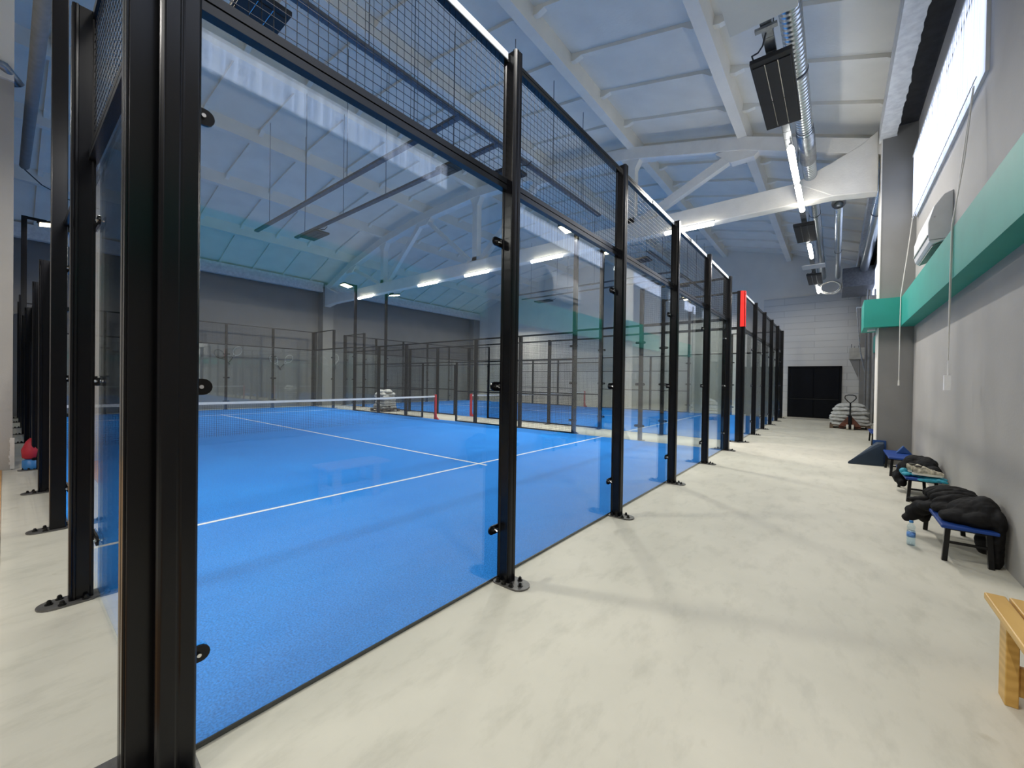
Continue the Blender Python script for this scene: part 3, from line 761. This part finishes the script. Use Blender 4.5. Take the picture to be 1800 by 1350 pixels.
        # mesh fence bays
        bays=[(-4,-6),(-6,-8),(-12,-14),(-14,-16)]
        for k,(a,b) in enumerate(bays):
            mesh_panel((b if s==1 else a,y,0),rzr,2,.04,3.0,'tall mesh bay, %s, %s from the corridor'%(sname,ORD[k]),'mesh fence bays',[('top_rail',3.0,.045),('mid_rail',2.2,.035),('lower_rail',1.14,.035),('bottom_rail',.05,.04)],s=.05 if near else .1)
        for k,(a,b) in enumerate(((-8,-8.95),(-10.9,-12))):
            mesh_panel((b if s==1 else a,y,0),rzr,a-b,.04,2.2,'narrow mesh bay by the gate, %s, %s'%(sname,['corridor half','far half'][k]),'mesh fence bays',[('mid_rail',1.14,.035),('bottom_rail',.05,.04)],s=.05 if near else .1)
        mesh_panel((-12 if s==1 else -8,y,0),rzr,4,2.2,3.0,'mesh band over the gate opening of the %s'%sname,'mesh fence bays',[('top_rail',3.0,.045),('bottom_rail',2.2,.035)],s=.05 if near else .1)
    # net
    t=thing('padel_net','white taped net with red end posts across the middle of the %s court'%nm,'net',(-10,Y0,.0125))
    mb=MB(); 
    for k in range(1,200): mb.tube([(0,.1+k*9.8/200,.02),(0,.1+k*9.8/200,.86)],.0022,4,cap=False)
    for k in range(1,18): mb.tube([(.002,.1,.02+k*.047),(.002,9.9,.02+k*.047)],.0022,4,cap=False)
    mb.build('netting',M['netmesh'],t)
    def sag(yy): return .91-.03*(1-((yy-5)/5)**2)
    mb=MB(); n=24
    vs=[]; 
    for k in range(n+1):
        yy=.08+k*9.84/n; z=sag(yy); vs+=[(-.008,yy,z-.06),(.008,yy,z-.06),(.008,yy,z),(-.008,yy,z)]
    fs=[(4*i+k,4*i+(k+1)%4,4*i+4+(k+1)%4,4*i+4+k) for i in range(n) for k in range(4)]+[(0,3,2,1),(4*n,4*n+1,4*n+2,4*n+3)]
    mb.add(vs,fs).build('net_tape',M['nettape'],t)
    for yy,sg in ((.06,-1),(9.94,1)):
        MB().prism([(-.04,0.02),(.04,0.02),(.04,.95),(-.04,.95)],'y',yy-.035,yy+.035).prism([(-.04,.0),(.20,.0),(.17,.03),(.07,.10),(.04,.30),(-.04,.30)],'y',yy-.03,yy+.03).build('net_post',M['redpost'],t,bevel=.006)['label']='red steel net post'
FLOOD=185
court(0,'near'); court(11.83,'far')

# ------------------------------------------------------------------ corridor furniture
def bench(loc,L,label,W=.34,H=.33):
    t=thing('low_bench',label,'bench',loc,0,'low blue benches along the corridor wall')
    MB().box(0,W,0,L,H-.03,H).build('seat',M['benchblue'],t,bevel=.008)
    for x,y in ((.05,.07),(W-.05,.07),(.05,L-.07),(W-.05,L-.07)):
        dx=-.03 if x<W/2 else .03
        MB().bar((x+dx*.6,y,0),(x,y,H-.03),.035).build('leg',M['black'],t)
    for y in (.07,L-.07): MB().bar((.04,y,.17),(W-.04,y,.17),.02).build('stretcher',M['black'],t)
    MB().box(.04,W-.04,.06,L-.06,H-.05,H-.03).build('apron',M['black'],t)
    return t
bench((2.76,4.73,0),1.12,'low blue bench under the black puffer jacket')
bench((2.76,7.06,0),1.12,'low blue bench holding the shoes and turquoise bag')
bench((2.74,8.98,0),1.05,'low blue bench with a bare seat beside the navy wedge mat')
bench((2.74,13.6,0),1.2,'low blue bench beyond the pilaster by the pallet')
def soft(name,blobs,m,label,cat,voxel=.012,disp=.012,tubes=(),nscale=.06,smooth=3):
    mb=MB()
    for c,r,rz,tilt in blobs:
        R=Matrix.Rotation(rz,3,'Z')@Matrix.Rotation(tilt,3,'Y')
        mb.ellipsoid(c,r,18,12,1,R)
    for p,r in tubes: mb.tube(p,r,12)
    o=mb.build(name,m,smooth=True)
    md=o.modifiers.new('remesh','REMESH'); md.mode='VOXEL'; md.voxel_size=voxel; md.use_smooth_shade=True
    s=o.modifiers.new('smooth','SMOOTH'); s.iterations=smooth
    tx=bpy.data.textures.new(name+'_folds','CLOUDS'); tx.noise_scale=nscale
    d=o.modifiers.new('folds','DISPLACE'); d.texture=tx; d.strength=disp*2; d.mid_level=.5; d.texture_coords='GLOBAL'
    return tag(o,label,cat)
# black puffer jacket draped over the first bench
B=[]
# quilted bands over the far half of the seat
for k in range(5):
    y=5.30+.125*k
    B.append(((2.95,y,.40+.035*math.sin(.6+k*.55)),(.19,.080,.085),.10,-.10))
# rolled body over the near half, highest by the wall
B+= [((3.00,5.05,.43),(.155,.20,.10),.15,-.18),((3.055,5.02,.46),(.10,.21,.105),.0,0),((2.90,4.93,.375),(.14,.12,.065),.35,0),((2.88,5.22,.37),(.13,.11,.06),-.3,0),
     ((3.02,4.83,.39),(.13,.085,.07),0,-.1)]
# hood and sleeve drooping to the aisle
B+= [((2.80,5.42,.345),(.12,.10,.055),.3,-.2),((2.73,5.50,.29),(.09,.10,.07),.4,-.5),((2.68,5.54,.22),(.075,.085,.08),.3,-.5),((2.64,5.56,.16),(.06,.07,.045),.2,-.6),((2.76,5.58,.20),(.05,.06,.08),0,0),
     ((2.74,5.64,.34),(.10,.05,.04),0,-.1),((2.68,5.66,.33),(.06,.04,.03),0,0)]
# part hanging down between bench and wall
for k in range(7):
    t_=k/6; B.append(((3.105,4.84+.005*k,.42-.36*t_),(.045,.125-.05*t_,.08),0,0))
B+= [((3.055,4.94,.30),(.07,.09,.08),0,0),((3.05,4.95,.20),(.06,.08,.08),0,0),((3.05,4.95,.13),(.045,.06,.05),0,0)]
soft('puffer_jacket',B,M['puffer'],'black puffer jacket spread over the first low bench and hanging to the floor','jacket',voxel=.009,disp=.014,nscale=.10,smooth=12)
B=[((2.95,7.80,.37),(.18,.18,.180),-.3,0),((3.02,7.62,.39),(.125,.22,.165),.1,0),((2.86,7.86,.30),(.13,.13,.14),0,0),((2.78,7.86,.20),(.085,.12,.11),0,0),((2.79,7.76,.14),(.06,.08,.06),0,0),
   ((3.06,7.40,.36),(.085,.14,.11),0,0),((3.08,7.30,.34),(.07,.08,.07),0,0)]
soft('sports_bag',B,M['fleece'],'soft black bag slumped behind the shoes on the second bench','bag',disp=.02,nscale=.10,smooth=10)
B=[((2.80+.06*k,7.30-.022*k,.350-.004*k),(.065,.10,.020),0,0) for k in range(6)]
B+=[((2.765,7.30,.375),(.045,.05,.045),0,0),((2.78,7.20,.355),(.05,.06,.025),0,0),((3.1,7.08,.325),(.06,.05,.018),0,.3),((2.98,7.06,.32),(.12,.02,.022),0,0)]
soft('drawstring_bag',B,M['turq'],'crumpled turquoise drawstring bag under the cream shoes','bag',voxel=.006,disp=.005,nscale=.02)
# shoes
def shoe(loc,rz,label,m1='cream'):
    t=thing('running_shoe',label,'shoe',loc,rz,'pair of running shoes'); t.scale=(1.02,1.05,1.08)
    def sect(x): # half width
        return .034+.014*math.sin(PI*min(1,max(0,(x+.03)/.34)))-.008*(x<.06)
    prof=[(0,.0),(.02,.004),(.29,.0)]
    n=14
    def loft(z0f,z1f,wf):
        vs=[];fs=[]
        for i in range(n+1):
            x=.29*i/n; w=wf(x); 
            for j in range(9):
                a=PI*j/8; vs.append((x,-w*math.cos(a),z0f(x)+(z1f(x)-z0f(x))*math.sin(a)**.7))
        for i in range(n):
            for j in range(8): fs.append((i*9+j,i*9+j+1,(i+1)*9+j+1,(i+1)*9+j))
            fs.append((i*9,(i+1)*9,(i+1)*9+8,i*9+8))
        fs.append(tuple(range(9))); fs.append(tuple(n*9+j for j in range(9))[::-1])
        return vs,fs
    end=lambda x: math.sqrt(max(.02,1-((x-.145)/.150)**8))
    hs=[.078,.086,.072,.062,.074,.090,.084,.072,.061,.053,.048,.044,.041,.036,.020]
    def h(x): i=min(13,int(x/.29*14)); fr=x/.29*14-i; return hs[i]*(1-fr)+hs[i+1]*fr
    v,fc=loft(lambda x:.022,lambda x:.022+h(x),lambda x:sect(x)*end(x)); MB().add(v,fc).build('upper',M[m1],t,smooth=True)
    v=MB(); k=[(.29*i/20,sect(.29*i/20)*end(.29*i/20)*1.06) for i in range(21)]
    v.prism([(x,w) for x,w in k]+[(x,-w) for x,w in k[::-1]],'z',0,.026); v.build('sole',M['sole'],t,bevel=.004)
    MB().ellipsoid((.055,0,.103),(.042,.022,.012),12,6).build('collar_opening',M['lace'],t,smooth=True)
    mb=MB()
    for q in range(5): mb.tube([(.115+.022*q,-.018,.088-.006*q),(.125+.022*q,0,.099-.0075*q),(.115+.022*q,.018,.088-.006*q)],.003,5)
    mb.build('laces',M['lace'],t)
    return t
shoe((2.79,7.31,.372),-.30,'cream running shoe lying nearer the aisle on the turquoise bag')
s2=shoe((2.83,7.17,.366),-.10,'cream running shoe at the front with its toe towards the wall')
# folded blue pad on third bench
tag(MB().prism([(2.88,.33),(3.10,.33),(2.98,.47)],'y',9.62,9.72).build('foam_prism',M['matblue'],bevel=.01),'small blue foam prism standing on the third bench','foam pad')
# wedge mat and box
tag(MB().add([(2.22,9.98,0),(2.76,10.06,0),(2.78,10.42,0),(2.42,10.42,0),(2.225,9.98,.045),(2.755,10.06,.05),(2.66,10.10,.43),(2.76,10.10,.44),(2.77,10.40,.44),(2.66,10.40,.43)],
    [(0,3,2,1),(0,1,5,4),(4,5,7,6),(1,2,8,7,5),(6,7,8,9),(0,4,6,9,3),(2,3,9,8)]).build('wedge_mat',M['matnavy'],bevel=.012),'dark navy padded wedge mat with a long sloping point on the floor','foam wedge')
tag(MB().box(2.60,2.80,10.22,10.42,.0,.46).build('pad_block',M['matblue'],bevel=.012,loc=(0,-.0,0.0)) if False else MB().box(2.61,2.81,10.425,10.447,.0,.46).build('pad_block',M['matblue']),'thin blue pad standing behind the navy wedge','foam pad')

# water bottle
t=thing('water_bottle','small clear plastic water bottle with a blue cap on the floor','bottle',(2.61,5.08,0))
pf=[(.026,0),(.032,.006),(.033,.03),(.030,.045),(.033,.06),(.033,.075),(.0315,.08),(.0315,.125),(.033,.13),(.030,.142),(.024,.148),(.029,.158),(.032,.175),(.028,.19),(.016,.207),(.013,.212),(.013,.222)]
MB().lathe(pf,(0,0,0),20).build('bottle_body',M['bottle'],t,smooth=True)
MB().lathe([(.0322,.082),(.0322,.123)],(0,0,0),20).build('bottle_wrap',M['bluelabel'],t,smooth=True)
MB().lathe([(.028,.005),(.030,.03),(.028,.045),(.030,.07),(.029,.12),(.029,.14)],(0,0,0),16).build('water',M['water'],t,smooth=True)
MB().lathe([(.0155,.218),(.0155,.236)],(0,0,0),16).build('cap',M['bluecap'],t)

# pine bench at the frame edge
t=thing('pine_bench','varnished pine bench with slatted top at the edge of the corridor','bench',(2.65,2.0,0))
for k in range(5):
    MB().box(.0+.086*k,.076+.086*k,0,.85,.415,.45).build('seat_plank',M['pine'],t,bevel=.006)
for y in (.08,.62):
    MB().box(.03,.075,y,y+.10,0,.415).build('leg',M['pine'],t,bevel=.004)
    MB().box(.375,.42,y,y+.10,0,.415).build('leg',M['pine'],t,bevel=.004)
    MB().box(.075,.375,y+.02,y+.05,.05,.19).build('end_board',M['pine'],t,bevel=.004)
    MB().box(.075,.375,y+.04,y+.08,.33,.415).build('cross_batten',M['pine'],t,bevel=.004)
MB().box(.20,.24,.12,.66,.08,.18).build('long_stretcher',M['pine'],t,bevel=.004)

# ------------------------------------------------------------------ pallets and sacks
def sack_mesh(seed):
    mb=MB(); nu,nv=28,14; mb.ellipsoid((0,0,0),(.39,.26,.080),nu,nv,.55)
    v=[]
    for p in mb.v:
        q=Vector(p); e=max(abs(q.x)/.38,abs(q.y)/.25)
        n=noise.noise(Vector((q.x*4,q.y*4,q.z*6+seed*3.1)))
        n2=noise.noise(Vector((q.x*14,q.y*14,q.z*12+seed)))
        q.z*= (1-.35*e**4); q.z+= .034*n+.010*n2-.03*e*e; q.x*=1+.09*n; q.y*=1+.10*n
        v.append(tuple(q))
    mb.v=v; return mb.mesh('filled_sack',M['sack'],True)
SM=[sack_mesh(i) for i in range(4)]
def sack_pile(x,y,W,D,z0,layers,where,grp):
    i=0
    for L in range(layers):
        n=[(-.25,-.22),(.25,-.22),(-.25,.24),(.25,.24)]
        if L>=layers-1: n=[(-.20,-.1),(.22,-.02)]
        rowz=z0+.075+.125*L
        for q,(dx,dy) in enumerate(n):
            o=link('filled_sack',SM[(i+L)%4]); sq=1-.045*L
            o.location=(x+dx*W/1.0*sq+random.uniform(-.05,.05),y+dy*D*1.1*sq,rowz+random.uniform(-.012,.012))
            o.rotation_euler=(random.uniform(-.08,.08),random.uniform(-.10,.10),random.uniform(-.32,.32)+(PI if q%2 else 0))
            o.scale=(W/1.36,D*1.0/.98,1.0)
            ht=['bottom','second','third','fourth','fifth','sixth','top'][L] if L<layers-1 else 'top'
            ps=['front left','front right','back left','back right'][q] if L<layers-1 else ['first','second'][q]
            tag(o,'white woven sack, %s of the %s layer %s'%(ps,ht,where),'sack',grp); i+=1
def pallet(x,y,W,D,label):
    t=thing('wooden_pallet',label,'pallet',(x-W/2,y-D/2,0),0)
    for k in range(5): MB().box(0,W,k*(D-.1)/4,k*(D-.1)/4+.1,.10,.125).build('deck_board',M['pallet'],t)
    for k in range(3):
        xx=k*(W-.1)/2
        MB().box(xx,xx+.1,0,D,.08,.10).box(xx,xx+.1,0,D,0,.02).build('runner',M['pallet'],t)
        for yy in (0,(D-.12)/2,D-.12): MB().box(xx,xx+.1,yy,yy+.12,.02,.08).build('block',M['pallet'],t)
pallet(2.42,18.72,1.12,1.0,'dark wooden pallet under the sacks at the end of the corridor')
sack_pile(2.42,18.70,1.02,.9,.125,6,'beside the pallet truck','sacks on the corridor pallet')
pallet(-14.85,11.0,1.1,.9,'dark wooden pallet under the sacks between the courts')
sack_pile(-14.85,10.98,.92,.72,.125,7,'in the aisle between the courts','sacks on the aisle pallet')
# pallet truck
t=thing('pallet_truck','worn orange hand pallet truck with a black loop handle before the sacks','pallet truck',(2.42,17.85,0))
MB().prism([(-.30,.10),(.30,.10),(.28,.15),(.06,.44),(-.06,.44),(-.28,.15)],'y',.18,.30).build('frame_head',M['rust'],t,bevel=.01)
for x in (-.22,.22): MB().box(x-.08,x+.08,.28,1.35,.035,.085).build('fork',M['rust'],t)
MB().tube([(0,.10,.10),(0,.10,.50)],.05,12).build('pump',M['black'],t)
MB().tube([(0,.08,.45),(0,.02,.95)],.022,8).build('handle_shaft',M['black'],t)
loop=[(0,.02,.93),(-.08,.015,1.0),(-.15,.01,1.10),(-.14,.0,1.18),(-.06,0,1.21),(.06,0,1.21),(.14,0,1.18),(.15,.01,1.10),(.08,.015,1.0)]
MB().tube(loop,.016,8,closed=True).build('handle_loop',M['black'],t)
for x in (-.07,.07): MB().tube([(x-.03,.10,.09),(x+.03,.10,.09)],.09,16).build('steer_wheel',M['sole'],t)
for x in (-.22,.22): MB().tube([(x-.03,1.2,.038),(x+.03,1.2,.038)],.038,12).build('load_wheel',M['sole'],t)

# red and blue bundle beside the left side posts
t=thing('stuff_sack','red bag with a blue base beside the left side posts','bag',(-8.05,-.13,0))
mb=MB().lathe([(.05,.16),(.10,.2),(.11,.32),(.06,.45),(.02,.5)],(0,0,0),14); mb.build('bag_body',M['redfabric'],t,smooth=True)
MB().lathe([(.09,0),(.10,.03),(.10,.15),(.06,.17)],(0,0,0),14).build('bag_base',M['bluecap'],t,smooth=True)

# rackets mounted on the left wall
def racket(y,z,ang,label,m='racketlight'):
    t=thing('wall_racket',label,'racket',(XL+.03,y,z),0,'rackets on the left wall'); t.rotation_euler=(ang,0,0)
    MB().tube([(0,.17*math.cos(a*2*PI/20),.62+.23*math.sin(a*2*PI/20)) for a in range(20)],.014,6,closed=True).build('hoop',M[m],t)
    mb=MB()
    for k in range(-3,4):
        mb.tube([(0,k*.042,.62-.2*math.sqrt(1-(k*.042/.17)**2)),(0,k*.042,.62+.2*math.sqrt(1-(k*.042/.17)**2))],.002,4)
        mb.tube([(0,-.15*math.sqrt(1-(k*.06/.23)**2),.62+k*.06),(0,.15*math.sqrt(1-(k*.06/.23)**2),.62+k*.06)],.002,4)
    mb.build('strings',M[m],t)
    MB().tube([(0,-.08,.42),(0,0,.25)],.012,6).tube([(0,.08,.42),(0,0,.25)],.012,6).build('throat',M[m],t)
    MB().tube([(0,0,-.02),(0,0,.27)],.02,8).build('grip',M['racket'],t)
racket(6.35,2.15,.75,'wall racket tilted towards the camera side, first from the left end',m='racket')
racket(6.35,2.25,-.55,'wall racket tilted away, crossing the first behind the net')
racket(8.65,1.95,.6,'pale wall racket tilted towards the camera side, third along')
racket(8.65,2.05,-.7,'wall racket tilted away, crossing the third')
racket(11.35,2.05,0,'wall racket hung upright on the left pilaster')
kids_=[o for o in bpy.data.objects if o.name.startswith('wall_racket')]
kids_[-1].location.x=-20.22

# ------------------------------------------------------------------ practical light: tubes get an area lamp each
def area(x,y,z,sx,sy,e,colr=(1,.97,.92)):
    ld=bpy.data.lights.new('tube_lamp','AREA'); ld.shape='RECTANGLE'; ld.size=sx; ld.size_y=sy; ld.energy=e; ld.color=colr
    o=bpy.data.objects.new('tube_lamp',ld); col.objects.link(o); o.location=(x,y,z)
for y,e in ((8.45,85),(10.15,80),(14.45,45),(20.6,22),(1.1,90),(-3.8,85)): area(1.36,y,5.43,.07,1.3,e)
for x in (-1.0,-5.4,-8.6,-11.4,-16.1): area(x,10.62,5.48,1.2,.07,80)
for x in (-.5,-3.9): area(x,-3.2,4.93,1.3,.07,110)  # fill from the added side passage tubes
w=bpy.data.worlds.new('world'); sc.world=w; w.use_nodes=True
w.node_tree.nodes['Background'].inputs[0].default_value=(.5,.55,.6,1); w.node_tree.nodes['Background'].inputs[1].default_value=.3

sc.view_settings.view_transform='Standard'; sc.view_settings.look='None'
sc.view_settings.exposure=-.07; sc.view_settings.gamma=1
c=sc.cycles
c.max_bounces=10; c.diffuse_bounces=5; c.glossy_bounces=5; c.transparent_max_bounces=64; c.transmission_bounces=4
c.sample_clamp_indirect=6; c.caustics_reflective=False; c.caustics_refractive=False
c.use_denoising=True
try: c.use_light_tree=True
except Exception: pass
